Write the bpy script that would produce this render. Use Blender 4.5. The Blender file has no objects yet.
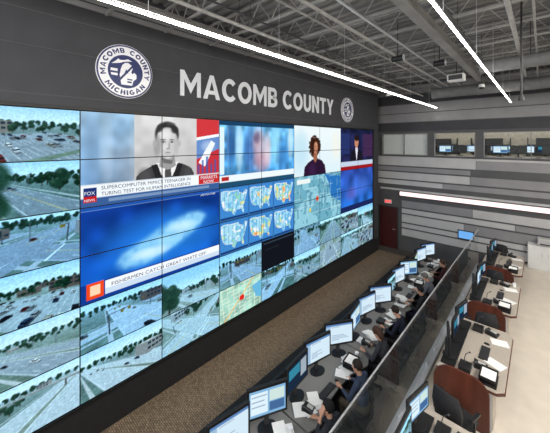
import bpy, math, random
import numpy as np
from mathutils import Vector, Matrix
random.seed(3)
D=bpy.data; SC=bpy.context.scene; COL=SC.collection
CH=5.5           # camera height
ZOOM=None

# ------------------------------------------------------------ materials
def s2l(c):
    return tuple((x/12.92 if x<=0.04045 else ((x+0.055)/1.055)**2.4) for x in c)
def pmat(name,rgb,rough=0.6,metal=0.0,ns=8.0,amt=0.15,bump=0.0,stretch=None,emit=0.0,ecol=None,spec=0.5):
    m=D.materials.new(name); m.use_nodes=True; nt=m.node_tree; b=nt.nodes['Principled BSDF']
    l=s2l(rgb)
    tc=nt.nodes.new('ShaderNodeTexCoord'); mp=nt.nodes.new('ShaderNodeMapping')
    if stretch: mp.inputs['Scale'].default_value=stretch
    nt.links.new(tc.outputs['Object'],mp.inputs['Vector'])
    n=nt.nodes.new('ShaderNodeTexNoise'); n.inputs['Scale'].default_value=ns; n.inputs['Detail'].default_value=4
    nt.links.new(mp.outputs['Vector'],n.inputs['Vector'])
    r=nt.nodes.new('ShaderNodeValToRGB')
    r.color_ramp.elements[0].position=0.3; r.color_ramp.elements[1].position=0.7
    r.color_ramp.elements[0].color=(*[max(0,x*(1-amt)) for x in l],1)
    r.color_ramp.elements[1].color=(*[min(1,x*(1+amt)) for x in l],1)
    nt.links.new(n.outputs['Fac'],r.inputs['Fac']); nt.links.new(r.outputs['Color'],b.inputs['Base Color'])
    b.inputs['Roughness'].default_value=rough; b.inputs['Metallic'].default_value=metal
    b.inputs['Specular IOR Level'].default_value=spec
    if bump:
        bp=nt.nodes.new('ShaderNodeBump'); bp.inputs['Strength'].default_value=bump; bp.inputs['Distance'].default_value=0.01
        nt.links.new(n.outputs['Fac'],bp.inputs['Height']); nt.links.new(bp.outputs['Normal'],b.inputs['Normal'])
    if emit:
        b.inputs['Emission Color'].default_value=(*(s2l(ecol) if ecol else l),1); b.inputs['Emission Strength'].default_value=emit
    return m
def carpet_mat():
    m=D.materials.new('woven_carpet'); m.use_nodes=True; nt=m.node_tree; b=nt.nodes['Principled BSDF']
    tc=nt.nodes.new('ShaderNodeTexCoord')
    ck=nt.nodes.new('ShaderNodeTexBrick'); ck.inputs['Scale'].default_value=7.0
    ck.inputs['Color1'].default_value=(*s2l((.58,.49,.39)),1); ck.inputs['Color2'].default_value=(*s2l((.44,.37,.29)),1)
    ck.inputs['Mortar'].default_value=(*s2l((.33,.28,.23)),1); ck.inputs['Mortar Size'].default_value=.04
    nt.links.new(tc.outputs['Object'],ck.inputs['Vector'])
    n=nt.nodes.new('ShaderNodeTexNoise'); n.inputs['Scale'].default_value=30; n.inputs['Detail'].default_value=5
    nt.links.new(tc.outputs['Object'],n.inputs['Vector'])
    mx=nt.nodes.new('ShaderNodeMixRGB'); mx.blend_type='OVERLAY'; mx.inputs[0].default_value=.9
    nt.links.new(ck.outputs['Color'],mx.inputs[1]); nt.links.new(n.outputs['Fac'],mx.inputs[2])
    nt.links.new(mx.outputs[0],b.inputs['Base Color']); b.inputs['Roughness'].default_value=.95
    return m
def emis(name,rgb,st):
    m=D.materials.new(name); m.use_nodes=True; nt=m.node_tree; nt.nodes.clear()
    o=nt.nodes.new('ShaderNodeOutputMaterial'); e=nt.nodes.new('ShaderNodeEmission')
    e.inputs[0].default_value=(*s2l(rgb),1); e.inputs[1].default_value=st
    nt.links.new(e.outputs[0],o.inputs[0]); return m
def vcmat():
    m=D.materials.new('display_picture'); m.use_nodes=True; nt=m.node_tree; nt.nodes.clear()
    o=nt.nodes.new('ShaderNodeOutputMaterial'); e=nt.nodes.new('ShaderNodeEmission'); a=nt.nodes.new('ShaderNodeAttribute')
    a.attribute_name='Col'; nt.links.new(a.outputs['Color'],e.inputs[0]); e.inputs[1].default_value=1.12
    nt.links.new(e.outputs[0],o.inputs[0]); m.cycles.emission_sampling='NONE'; return m
def glassmat(name,tint,base,haze=0.05):
    m=D.materials.new(name); m.use_nodes=True; nt=m.node_tree; nt.nodes.clear()
    o=nt.nodes.new('ShaderNodeOutputMaterial'); t=nt.nodes.new('ShaderNodeBsdfTransparent'); t.inputs[0].default_value=(*tint,1)
    g=nt.nodes.new('ShaderNodeBsdfGlossy'); g.inputs['Roughness'].default_value=.02
    d=nt.nodes.new('ShaderNodeBsdfDiffuse'); d.inputs[0].default_value=(.6,.7,.72,1)
    f=nt.nodes.new('ShaderNodeLayerWeight'); f.inputs[0].default_value=base
    x1=nt.nodes.new('ShaderNodeMixShader'); x1.inputs[0].default_value=haze
    x=nt.nodes.new('ShaderNodeMixShader')
    nt.links.new(t.outputs[0],x1.inputs[1]); nt.links.new(d.outputs[0],x1.inputs[2])
    nt.links.new(f.outputs['Fresnel'],x.inputs[0]); nt.links.new(x1.outputs[0],x.inputs[1]); nt.links.new(g.outputs[0],x.inputs[2])
    nt.links.new(x.outputs[0],o.inputs[0]); return m

M_wall=pmat('charcoal_wall_paint',(.235,.235,.25),.75,ns=3,amt=.08)
M_black=pmat('black_plastic',(.075,.075,.08),.45,ns=20,amt=.2)
M_blackm=pmat('black_matte',(.10,.10,.105),.8,ns=10,amt=.2)
M_dark=pmat('dark_grey_metal',(.24,.24,.25),.5,.3,ns=10,amt=.15)
M_deck=pmat('roof_deck_paint',(.46,.455,.445),.8,ns=2,amt=.15)
M_joist=pmat('joist_paint',(.57,.565,.55),.6,ns=6,amt=.15)
M_duct=pmat('dull_duct_metal',(.40,.40,.40),.7,ns=6,amt=.15)
M_grey=pmat('mid_grey_panel',(.55,.545,.55),.6,ns=2,amt=.08)
M_lgrey=pmat('light_grey_panel',(.74,.735,.73),.6,ns=2,amt=.06)
M_dgrey=pmat('dark_grey_backing',(.33,.33,.335),.7,ns=2,amt=.1)
M_white=pmat('white_paint',(.88,.88,.87),.5,ns=4,amt=.04)
M_alu=pmat('brushed_aluminium',(.78,.79,.80),.35,.6,ns=30,amt=.1,stretch=(1,.1,1))
M_silver=pmat('silver_letter_face',(.88,.89,.91),.6,.0,ns=12,amt=.04)
M_floor=pmat('dark_floor_carpet',(.28,.265,.25),.95,ns=60,amt=.35,bump=.2)
M_beige=pmat('beige_floor_tile',(.86,.82,.76),.45,ns=3,amt=.06)
M_wood=pmat('cherry_wood',(.34,.17,.12),.4,ns=6,amt=.35,stretch=(1,1,.12))
M_desk=pmat('grey_laminate',(.70,.66,.61),.4,ns=25,amt=.06)
M_desk2=pmat('light_laminate',(.50,.49,.47),.4,ns=25,amt=.06)
M_red=pmat('dark_red_door',(.27,.085,.08),.5,ns=5,amt=.15)
M_paper=pmat('white_paper',(.95,.95,.94),.8,ns=60,amt=.06)
M_navy=pmat('navy_enamel',(.13,.18,.40),.4,ns=20,amt=.1)
M_whiten=pmat('white_enamel',(.97,.97,.98),.4,ns=20,amt=.02)
M_blue=pmat('blue_plastic',(.1,.25,.55),.5,ns=20,amt=.1)
M_skin=pmat('skin',(.80,.60,.49),.55,ns=30,amt=.06)
M_shoe=pmat('shoe_leather',(.08,.07,.07),.4,ns=20,amt=.2)
M_fabric=pmat('chair_fabric',(.13,.13,.14),.9,ns=80,amt=.3,bump=.3)
M_vc=vcmat()
M_led=emis('led_diffuser',(1,.98,.95),36)
M_ledlow=emis('wall_led_diffuser',(1,.88,.87),1.6)
M_glass=glassmat('clear_glass',(.93,.97,.97),.30,.025)
M_wglass=glassmat('window_glass',(.95,.98,.97),.12,.01)
M_wtext=emis('caption_white',(.95,.97,1),1.0)
M_dtext=emis('caption_dark',(.08,.09,.16),1.0)
M_carpet=carpet_mat()

# ------------------------------------------------------------ geometry helpers
class G:
    def __init__(s): s.v=[];s.f=[]
    def add(s,v,f):
        o=len(s.v); s.v+= [tuple(a) for a in v]; s.f+=[tuple(i+o for i in q) for q in f]; return s
    def box(s,x0,x1,y0,y1,z0,z1):
        v=[(x,y,z) for z in (z0,z1) for y in (y0,y1) for x in (x0,x1)]
        return s.add(v,[(0,2,3,1),(4,5,7,6),(0,1,5,4),(1,3,7,5),(3,2,6,7),(2,0,4,6)])
    def cyl(s,p0,p1,r0,r1=None,n=14):
        r1=r0 if r1 is None else r1
        p0=Vector(p0);p1=Vector(p1);d=(p1-p0).normalized()
        a=Vector((0,0,1)) if abs(d.z)<.9 else Vector((1,0,0)); u=d.cross(a).normalized(); w=d.cross(u)
        v=[];
        for p,r in((p0,r0),(p1,r1)):
            for i in range(n):
                t=2*math.pi*i/n; v.append(p+u*math.cos(t)*r+w*math.sin(t)*r)
        f=[(i,(i+1)%n,n+(i+1)%n,n+i) for i in range(n)]+[tuple(range(n))[::-1],tuple(range(n,2*n))]
        return s.add(v,f)
    def sph(s,c,r,M=None,n=14,m=10):
        v=[];f=[]
        rx,ry,rz=(r,r,r) if not isinstance(r,tuple) else r
        pts=[(0,0,rz)]
        for j in range(1,m):
            ph=math.pi*j/m
            for i in range(n):
                t=2*math.pi*i/n; pts.append((rx*math.sin(ph)*math.cos(t),ry*math.sin(ph)*math.sin(t),rz*math.cos(ph)))
        pts.append((0,0,-rz))
        c=Vector(c)
        for p in pts:
            q=Vector(p)+c
            v.append(M@q if M else q)
        for i in range(n): f.append((0,1+i,1+(i+1)%n))
        for j in range(m-2):
            for i in range(n):
                a=1+j*n+i;b=1+j*n+(i+1)%n; f.append((a,a+n,b+n,b))
        L=len(pts)-1
        for i in range(n): f.append((L,1+(m-2)*n+(i+1)%n,1+(m-2)*n+i))
        return s.add(v,f)
    def prism(s,pts,h0,h1,ax='z'):
        n=len(pts)
        def P(a,b,h):
            return {'z':(a,b,h),'y':(a,h,b),'x':(h,a,b)}[ax]
        v=[P(a,b,h0) for a,b in pts]+[P(a,b,h1) for a,b in pts]
        return s.add(v,[(i,(i+1)%n,n+(i+1)%n,n+i) for i in range(n)]+[tuple(range(n))[::-1],tuple(range(n,2*n))])
def mk(name,g,mat,parent=None,loc=(0,0,0),bevel=0,smooth=False,label=None,cat=None,kind=None,group=None):
    me=D.meshes.new(name); me.from_pydata([tuple(a) for a in g.v],[],g.f); me.update()
    if isinstance(mat,(list,tuple)):
        for q in mat: me.materials.append(q)
    else: me.materials.append(mat)
    if smooth: me.polygons.foreach_set('use_smooth',[True]*len(me.polygons))
    o=D.objects.new(name,me); COL.objects.link(o); o.location=loc
    if parent: o.parent=parent
    if bevel:
        b=o.modifiers.new('bev','BEVEL'); b.width=bevel; b.segments=2; b.limit_method='ANGLE'
    tag(o,label,cat,kind,group); return o
def tag(o,label=None,cat=None,kind=None,group=None):
    if label:o['label']=label
    if cat:o['category']=cat
    if kind:o['kind']=kind
    if group:o['group']=group
def top(name,label,cat,loc=(0,0,0),rz=0,group=None):
    o=D.objects.new(name,None); COL.objects.link(o); o.location=loc; o.rotation_euler=(0,0,rz); o.empty_display_size=.1
    tag(o,label,cat,None,group); return o
def clone(root,loc,rz=None,label=None):
    n=root.copy(); COL.objects.link(n); n.location=loc
    if rz is not None: n.rotation_euler=(0,0,rz)
    if label:n['label']=label
    def rec(a,b):
        for c in list(a.children):
            k=c.copy(); COL.objects.link(k); k.parent=b; rec(c,k)
    rec(root,n); return n
def textgeo(s,size=1,off=0,ext=0,ax='CENTER'):
    c=D.curves.new('t','FONT'); c.body=s; c.size=size; c.offset=off; c.extrude=ext; c.align_x=ax; c.resolution_u=3
    o=D.objects.new('t',c); COL.objects.link(o); dg=bpy.context.evaluated_depsgraph_get()
    me=D.meshes.new_from_object(o.evaluated_get(dg))
    v=[tuple(a.co) for a in me.vertices]; f=[tuple(p.vertices) for p in me.polygons]
    D.objects.remove(o); D.meshes.remove(me); return v,f
def ringseg(cx,cy,rx,ry,s,a0,a1,n=20):
    out=[]
    for i in range(n):
        p=math.radians(a0+(a1-a0)*i/n); q=math.radians(a0+(a1-a0)*(i+1)/n)
        out.append([(cx+rx*math.cos(p),cy+ry*math.sin(p)),(cx+rx*math.cos(q),cy+ry*math.sin(q)),(cx+(rx-s)*math.cos(q),cy+(ry-s*.9)*math.sin(q)),(cx+(rx-s)*math.cos(p),cy+(ry-s*.9)*math.sin(p))])
    return out
# each glyph is built from strokes that only touch, never overlap, so that no faces are coplanar
def glyph(ch,s=.23):
    b=lambda x0,x1,y0,y1:[(x0,y0),(x1,y0),(x1,y1),(x0,y1)]
    if ch=='M': w=1.08; t=s*.86; k=.32; return [b(0,t,0,1),b(w-t,w,0,1),[(t,1),(t,1-k),(w/2,.12),(w/2,.12+k+.06)],[(w-t,1),(w-t,1-k),(w/2,.12),(w/2,.12+k+.06)]],w
    if ch=='N': w=.86; k=.38; return [b(0,s,0,1),b(w-s,w,0,1),[(s,1),(s,1-k),(w-s,0),(w-s,k)]],w
    if ch=='A': w=1.0; return [[(0,0),(s*1.02,0),(w/2,.78),(w/2,1),(w/2-.11,1)],[(w,0),(w-s*1.02,0),(w/2,.78),(w/2,1),(w/2+.11,1)],[(.30,.20),(.70,.20),(.645,.36),(.355,.36)]],w
    if ch=='O': w=1.0; return ringseg(w/2,.5,w/2,.51,s,0,360,36),w
    if ch=='C': w=.92; return ringseg(.5,.5,.5,.51,s,42,318,30),w
    if ch=='U': w=.86; return [b(0,s,.39,1),b(w-s,w,.39,1)]+ringseg(w/2,.39,w/2,.40,s,180,360,20),w
    if ch=='T': w=.80; return [b(0,w,.80,1),b(w/2-s/2,w/2+s/2,0,.80)],w
    if ch=='Y': w=.94; return [[(0,1),(s*1.15,1),(w/2,.60),(w/2,.42),(w/2-s/2,.42)],[(w,1),(w-s*1.15,1),(w/2,.60),(w/2,.42),(w/2+s/2,.42)],b(w/2-s/2,w/2+s/2,0,.42)],w
    if ch=='B': w=.82; return [b(0,s,0,1),b(s,.44,.81,1),b(s,.44,.42,.58),b(s,.44,0,.19)]+ringseg(.44,.71,.33,.29,s*.95,-90,90,12)+ringseg(.44,.29,.38,.29,s*.95,-90,90,12),w
    if ch=='H': w=.84; return [b(0,s,0,1),b(w-s,w,0,1),b(s,w-s,.4,.6)],w
    if ch=='I': w=s; return [b(0,s,0,1)],w
    if ch=='G': w=.96; return ringseg(.5,.5,.5,.51,s,42,335,30)+[b(.5,w,.37,.53)],w
    return [],.5

# ------------------------------------------------------------ canvas painting for displays
def vnoise(h,w,cell,seed):
    r=np.random.RandomState(seed); gh=int(h/cell)+3; gw=int(w/cell)+3; g=r.rand(gh,gw)
    y=np.arange(h)/cell; x=np.arange(w)/cell; yi=y.astype(int); xi=x.astype(int); fy=(y-yi)[:,None]; fx=(x-xi)[None,:]
    fy=fy*fy*(3-2*fy); fx=fx*fx*(3-2*fx)
    a=g[yi][:,xi];b=g[yi][:,xi+1];c=g[yi+1][:,xi];d=g[yi+1][:,xi+1]
    return (a*(1-fx)+b*fx)*(1-fy)+(c*(1-fx)+d*fx)*fy
class Cv:
    TX=None
    def __init__(s,w,h,asp=16/9):
        s.w=w;s.h=h;s.a=np.zeros((h,w,3)); s.Y,s.X=np.mgrid[0:h,0:w]; s.X=s.X/(w-1.0); s.Y=s.Y/(h-1.0)
    def mask(s,m,col,al=1.0):
        m=m[...,None]*al; s.a=s.a*(1-m)+np.array(col)*m
    def grad(s,c0,c1,y0=0,y1=1):
        m=(s.Y>=y0)&(s.Y<=y1); t=np.clip((s.Y-y0)/(y1-y0+1e-6),0,1)[...,None]
        s.a=np.where(m[...,None],np.array(c0)*(1-t)+np.array(c1)*t,s.a)
    def rect(s,x0,y0,x1,y1,col,al=1): s.mask(((s.X>=x0)&(s.X<=x1)&(s.Y>=y0)&(s.Y<=y1)).astype(float),col,al)
    def ell(s,cx,cy,rx,ry,col,al=1,soft=.12):
        if s.TX: cx,cy=s.TX(cx,cy); rx*=s.K[0]; ry*=s.K[1]
        d=((s.X-cx)/rx)**2+((s.Y-cy)/ry)**2; s.mask(np.clip((1-d)/soft,0,1),col,al)
    def poly(s,P,col,al=1):
        if s.TX: P=[s.TX(*p) for p in P]
        ins=np.zeros(s.X.shape,bool); n=len(P)
        for i in range(n):
            x0,y0=P[i];x1,y1=P[(i+1)%n]
            if y0==y1: continue
            c=((y0>s.Y)!=(y1>s.Y))&(s.X<(x1-x0)*(s.Y-y0)/(y1-y0)+x0); ins^=c
        s.mask(ins.astype(float),col,al)
    def line(s,x0,y0,x1,y1,wd,col,al=1):
        dx,dy=x1-x0,y1-y0; L=math.hypot(dx,dy)+1e-6; nx,ny=-dy/L*wd/2,dx/L*wd/2
        s.poly([(x0+nx,y0+ny),(x1+nx,y1+ny),(x1-nx,y1-ny),(x0-nx,y0-ny)],col,al)
    def nz(s,cell,seed,amt):
        s.a=s.a*(1+amt*(vnoise(s.h,s.w,cell,seed)-.5)[...,None]*2)
def blur(m,k):
    cs=np.cumsum(np.pad(m,((0,0),(k,k)),'edge'),1); m=(cs[:,2*k:]-cs[:,:-2*k])/(2*k)
    cs=np.cumsum(np.pad(m,((k,k),(0,0)),'edge'),0); return (cs[2*k:]-cs[:-2*k])/(2*k)
def hull(P):
    P=sorted(set(P)); 
    if len(P)<3: return P
    def half(Q):
        o=[]
        for p in Q:
            while len(o)>1 and (o[-1][0]-o[-2][0])*(p[1]-o[-2][1])-(o[-1][1]-o[-2][1])*(p[0]-o[-2][0])<=0: o.pop()
            o.append(p)
        return o[:-1]
    return half(P)+half(P[::-1])
def traffic(w,h,seed,kind):
    """street scene seen by a traffic camera, ray-projected onto a ground plane"""
    r=random.Random(seed); Wd,Hd=w*2,h*2; c=Cv(Wd,Hd)
    if kind=='intersection': dist=r.uniform(34,54); th=r.uniform(.15,1.4)*r.choice([-1,1]); hh=r.uniform(8,13); tgt=(r.uniform(-8,8),r.uniform(-6,10)); tx=r.uniform(.42,.72)
    elif kind=='aerial': dist=r.uniform(26,36); th=r.uniform(-1.5,1.5); hh=r.uniform(15,22); tgt=(0,2); tx=.75
    elif kind=='highway': dist=48; th=r.uniform(.05,.6)*r.choice([-1,1]); hh=r.uniform(9,14); tgt=(r.uniform(-12,12),-4); tx=r.uniform(.5,.7)
    elif kind=='parking': dist=44; th=r.uniform(-.6,.6); hh=r.uniform(8,15); tgt=(r.uniform(-8,8),2); tx=.62
    else: dist=38; th=r.uniform(.2,.5)*r.choice([-1,1]); hh=r.uniform(5,9); tgt=(0,0); tx=.55
    cam=np.array([tgt[0]+dist*math.sin(th),tgt[1]-dist*math.cos(th),hh])
    F=np.array([tgt[0]-cam[0],tgt[1]-cam[1],-cam[2]+r.uniform(-2,7)]); F=F/np.linalg.norm(F)
    Rv=np.array([F[1],-F[0],0]); Rv/=np.linalg.norm(Rv); U=np.cross(Rv,F); ty=tx*9/16
    px=(c.X-.5)*2*tx; py=-(c.Y-.5)*2*ty
    ray=F[None,None]+px[...,None]*Rv+py[...,None]*U
    rz=ray[...,2]; g=rz<-.004; t=np.where(g,-cam[2]/np.where(g,rz,-1),1e4); gx=cam[0]+t*ray[...,0]; gy=cam[1]+t*ray[...,1]
    sk=np.clip(-rz*4+.9,0,1)[...,None]; c.a[:]=np.array((.60,.78,.90))*(1-sk)+np.array((.86,.92,.95))*sk
    nn=(np.sin(gx*.9+2*np.sin(gy*.31))*np.sin(gy*.7+1.7*np.sin(gx*.23))+.6*np.sin(gx*.17+seed)*np.sin(gy*.13))
    gm=g.astype(float)
    def gmask(m,col,al=1,v=0):
        m=(m&g); cc=np.array(col)[None,None]*(1+v*nn[...,None]); mm=m[...,None]*al; c.a=c.a*(1-mm)+cc*mm
    gcol=r.choice([(.38,.48,.42),(.48,.55,.50),(.34,.45,.42),(.54,.58,.54)])
    gmask(g,gcol,1,.14)
    asp=r.choice([(.62,.67,.70),(.54,.59,.63),(.70,.75,.77),(.50,.55,.59)])
    wA,wB={'intersection':r.choice([(9.5,8),(13,6),(7,11)]),'aerial':(10,9),'highway':(17,0),'parking':(0,0),'street':(7.5,r.choice([0,5]))}[kind]
    lw=.08+t*.003; ax,ay=np.abs(gx),np.abs(gy)
    if kind!='parking':
        gmask((ax<wA+4.2)&(ax>wA+2.6),(.72,.74,.73)); 
        if wB: gmask((ay<wB+4)&(ay>wB+2.5),(.72,.74,.73))
        gmask(ax<wA,asp,1,.04); 
        if wB: gmask(ay<wB,asp,1,.04)
        gmask(((ax<wA)|((ay<wB)&(wB>0)))&(nn>.7),tuple(q*.88 for q in asp),.5)
        out=(ax<wA)&((ay>wB+1)|(wB==0))
        for k in range(1,5):
            q=k*3.6
            if q<wA-1: gmask(out&(np.abs(ax-q)<lw)&((gy%12)<3.5),(.88,.90,.90),.85)
        gmask(out&(np.abs(ax-(wA-.6))<lw),(.86,.88,.88),.8)
        if kind=='highway':
            gmask((ax<1.6),(.46,.52,.46),1,.1); gmask((np.abs(ax-1.6)<.3+t*.002),(.80,.82,.82))
            if seed%2:
                rr_=np.sqrt((gx-52)**2+(gy+10)**2); gmask((rr_<36)&(rr_>28),asp,1,.03); gmask(np.abs(rr_-28)<.3+t*.003,(.9,.92,.92)); gmask(np.abs(rr_-36)<.3+t*.003,(.9,.92,.92))
        else:
            gmask(out&(ax<.35)&(ax>.1),(.80,.72,.46))
            if wB:
                o2=(ay<wB)&(ax>wA+1); gmask(o2&(ay<.35),(.80,.72,.46))
                for k in (1,2):
                    if k*3.6<wB-1: gmask(o2&(np.abs(ay-k*3.6)<lw)&((gx%12)<3.5),(.88,.90,.90),.85)
                if seed%2:
                    cw=(ay>wB+.8)&(ay<wB+3.0)&(ax<wA)&((gx%1.3)<.5); gmask(cw,(.88,.90,.90),.7)
                    cw=(ax>wA+.8)&(ax<wA+3.0)&(ay<wB)&((gy%1.3)<.5); gmask(cw,(.88,.90,.90),.7)
                gmask(out&(ay>wB+4.2)&(ay<wB+4.8),(.90,.91,.91))
                if seed%3==0: gmask((gx>wA+8)&(gx<wA+40)&(gy>wB+8)&(gy<wB+34),(.60,.64,.66),1,.04)
    else:
        lot=(gx>-46)&(gx<46)&(gy>-30)&(gy<32); gmask(lot,asp,1,.05)
        for k in range(-2,3): gmask(lot&(np.abs(gy-k*13)<5)&((gx%2.8)<.12+t*.003),(.86,.88,.88)); 
        gmask((np.abs(gy+20)<1.2)&(ax<30),(.40,.50,.40),1,.1)
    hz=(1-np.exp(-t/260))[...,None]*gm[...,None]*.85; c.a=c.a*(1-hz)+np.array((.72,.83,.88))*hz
    def pr(x,y,z):
        d=np.array([x,y,z])-cam; q=d@F
        if q<2.5: return None
        return (.5+(d@Rv)/q/(2*tx),.5-(d@U)/q/(2*ty),q)
    objs=[]; dd=lambda x,y:(x-cam[0])**2+(y-cam[1])**2
    def boxp(x,y,ang,L,Wv,z0,z1,col,al=1,dk=1):
        ca,sa=math.cos(ang),math.sin(ang); P=[];Tp=[]
        for a,b in((L/2,Wv/2),(L/2,-Wv/2),(-L/2,-Wv/2),(-L/2,Wv/2)):
            X,Y=x+a*ca-b*sa,y+a*sa+b*ca; q0=pr(X,Y,z0);q1=pr(X,Y,z1)
            if q0 is None or q1 is None: return
            P+= [q0[:2],q1[:2]]; Tp.append(q1[:2])
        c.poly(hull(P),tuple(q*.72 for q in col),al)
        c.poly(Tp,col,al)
    def car(x,y,ang):
        col=r.choice([(.16,.18,.22),(.86,.88,.90),(.50,.18,.17),(.20,.28,.40),(.60,.63,.66),(.90,.91,.92),(.34,.37,.40),(.66,.65,.60)])
        Lc=r.choice([4.3,4.6,5.0]); hh=r.choice([.75,.9])
        def dr():
            if pr(x,y,0) is None: return
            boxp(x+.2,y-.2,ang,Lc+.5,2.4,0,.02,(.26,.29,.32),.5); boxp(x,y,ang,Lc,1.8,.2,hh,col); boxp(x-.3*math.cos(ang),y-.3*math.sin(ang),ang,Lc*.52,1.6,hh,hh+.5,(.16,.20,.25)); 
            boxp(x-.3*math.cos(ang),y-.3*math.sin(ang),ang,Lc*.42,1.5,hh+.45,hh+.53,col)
        objs.append((dd(x,y),dr))
    def tree(x,y,hh):
        cs=[(r.uniform(-1,1)*hh*.25,r.uniform(.3,.8)*hh,r.uniform(.14,.3)*hh,r.uniform(.75,1.2)) for _ in range(11)]
        def dr():
            b=pr(x,y,0); q=pr(x,y,hh*.4)
            if b is None or q is None: return
            c.line(b[0],b[1],q[0],q[1],.35/b[2]/tx,(.24,.21,.18))
            for dx,z,rad,v in sorted(cs,key=lambda k:k[1]):
                p=pr(x+dx*Rv[0],y+dx*Rv[1],z)
                if p is None: continue
                rx=rad/p[2]/(2*tx); c.ell(p[0],p[1],rx,rx*1.6,(.15*v,.27*v,.21*v),.95,.5); c.ell(p[0]-rx*.25,p[1]-rx*.5,rx*.5,rx*.7,(.28*v,.40*v,.30*v),.6,.8)
        objs.append((dd(x,y),dr))
    def bld(x,y,L,Wv,hh,col):
        def dr():
            boxp(x,y,0,L,Wv,0,hh,col)
            if pr(x,y-Wv/2,hh*.5) is None: return
            nf=2 if hh>9 else 1; nw=int(L/5)
            for k in range(nf):
                for q in range(nw): boxp(x-L/2+(q+.5)*L/nw,y-Wv/2-.1,0,L/nw*.7,.1,hh*(.3+.4*k),hh*(.5+.4*k),(.24,.32,.38))
        objs.append((dd(x,y),dr))
    def offroad(): 
        while 1:
            q=r.uniform(12,190); a=r.uniform(-.75,.75); fa=math.atan2(F[0],F[1])+a; x,y=cam[0]+q*math.sin(fa),cam[1]+q*math.cos(fa)
            if q<34 and kind!='street': continue
            if abs(x)>wA+7 and abs(y)>wB+(7 if wB else 0) and not(kind=='parking' and abs(x)<50 and abs(y)<36): return x,y
    for _ in range(r.choice([18,34,54])): tree(*offroad(),r.uniform(6,12))
    for i in range(28):
        fa=math.atan2(F[0],F[1])-1+i/14; tree(cam[0]+230*math.sin(fa),cam[1]+230*math.cos(fa),r.uniform(13,20))
    for _ in range(r.choice([1,3,6]) if kind!='highway' else 1):
        for _t in range(20):
            x,y=offroad()
            if dd(x,y)>55**2: bld(x,y,r.uniform(18,34),14,r.uniform(4,12),r.choice([(.78,.77,.75),(.62,.54,.49),(.84,.87,.89),(.54,.46,.43)])); break
    if kind=='parking':
        bld(r.uniform(-20,30),52,50,20,r.uniform(7,14),r.choice([(.72,.67,.62),(.60,.50,.45)])); dens=r.choice([.18,.36])
        for k in range(-2,3):
            for x in range(-14,15):
                for s in(-2.6,2.6):
                    if r.random()<dens: car(x*2.8+1.4,k*13+s,math.pi/2)
    else:
        lanes=[1.8+3.6*k for k in range(int((wA-.5)/3.6))]
        for _ in range(r.choice([2,5,9])):
            x=r.choice(lanes)*r.choice([-1,1])+(1.2 if kind=='highway' else 0); y=r.uniform(-30,110)
            if wB and abs(y)<wB+6 and r.random()<.7: y=math.copysign(wB+8+r.random()*20,y)
            car(x,y,math.pi/2)
        if wB:
            for _ in range(r.choice([1,2,4])): car(r.uniform(-60,60),r.choice([1.8,-1.8]),0)
            for x,y in((wA+3.5,wB+4),(-wA-3.5,-wB-4),(wA+3.5,-wB-4),(-wA-3.5,wB+4)):
                if dd(x,y)<22**2: continue
                def dr(x=x,y=y):
                    a=pr(x,y,0);b=pr(x,y,7.5);d=pr(x-math.copysign(8,x),y,7.8)
                    if a and b and d:
                        c.line(a[0],a[1],b[0],b[1],.28/a[2]/tx,(.28,.30,.32)); c.line(b[0],b[1],d[0],d[1],.2/b[2]/tx,(.28,.30,.32))
                        for kx in(.6,.95): 
                            X=b[0]+(d[0]-b[0])*kx; Y=b[1]+(d[1]-b[1])*kx; s_=.25/b[2]/tx; c.rect(X-s_,Y,X+s_,Y+s_*4,(.60,.46,.12))
                objs.append((dd(x,y),dr))
        elif kind=='highway' and seed%3==0:
            objs.append((dd(0,40),lambda:(boxp(0,40,0,120,9,5.5,7,(.74,.75,.74)),boxp(0,36,0,1.5,1.5,0,5.5,(.55,.56,.55)))))
        for k in range(7):
            if dd(wA+6,-24+k*26)<20**2: continue
            def dr(k=k):
                x=wA+6;y=-24+k*26; a=pr(x,y,0);b=pr(x,y,10)
                if a and b: c.line(a[0],a[1],b[0],b[1],.22/a[2]/tx,(.38,.40,.41))
            objs.append((dd(wA+6,-24+k*26),dr))
    for d_,f_ in sorted(objs,key=lambda k:-k[0]): f_()
    c.nz(3,seed+31,.08); c.nz(1.3,seed+1,.05)
    a=c.a.reshape(h,2,w,2,3).mean((1,3))
    m=a.mean(2,keepdims=True); a=a*.75+m*.25; a=(a-.5)*1.22+.475
    wash=r.uniform(0,.08); a=a*(1-wash)+wash; a=a*np.array(r.choice([(.80,.98,1.07),(.86,.99,1.06),(.74,.96,1.13)])); return np.clip(a,0.015,1)
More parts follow.
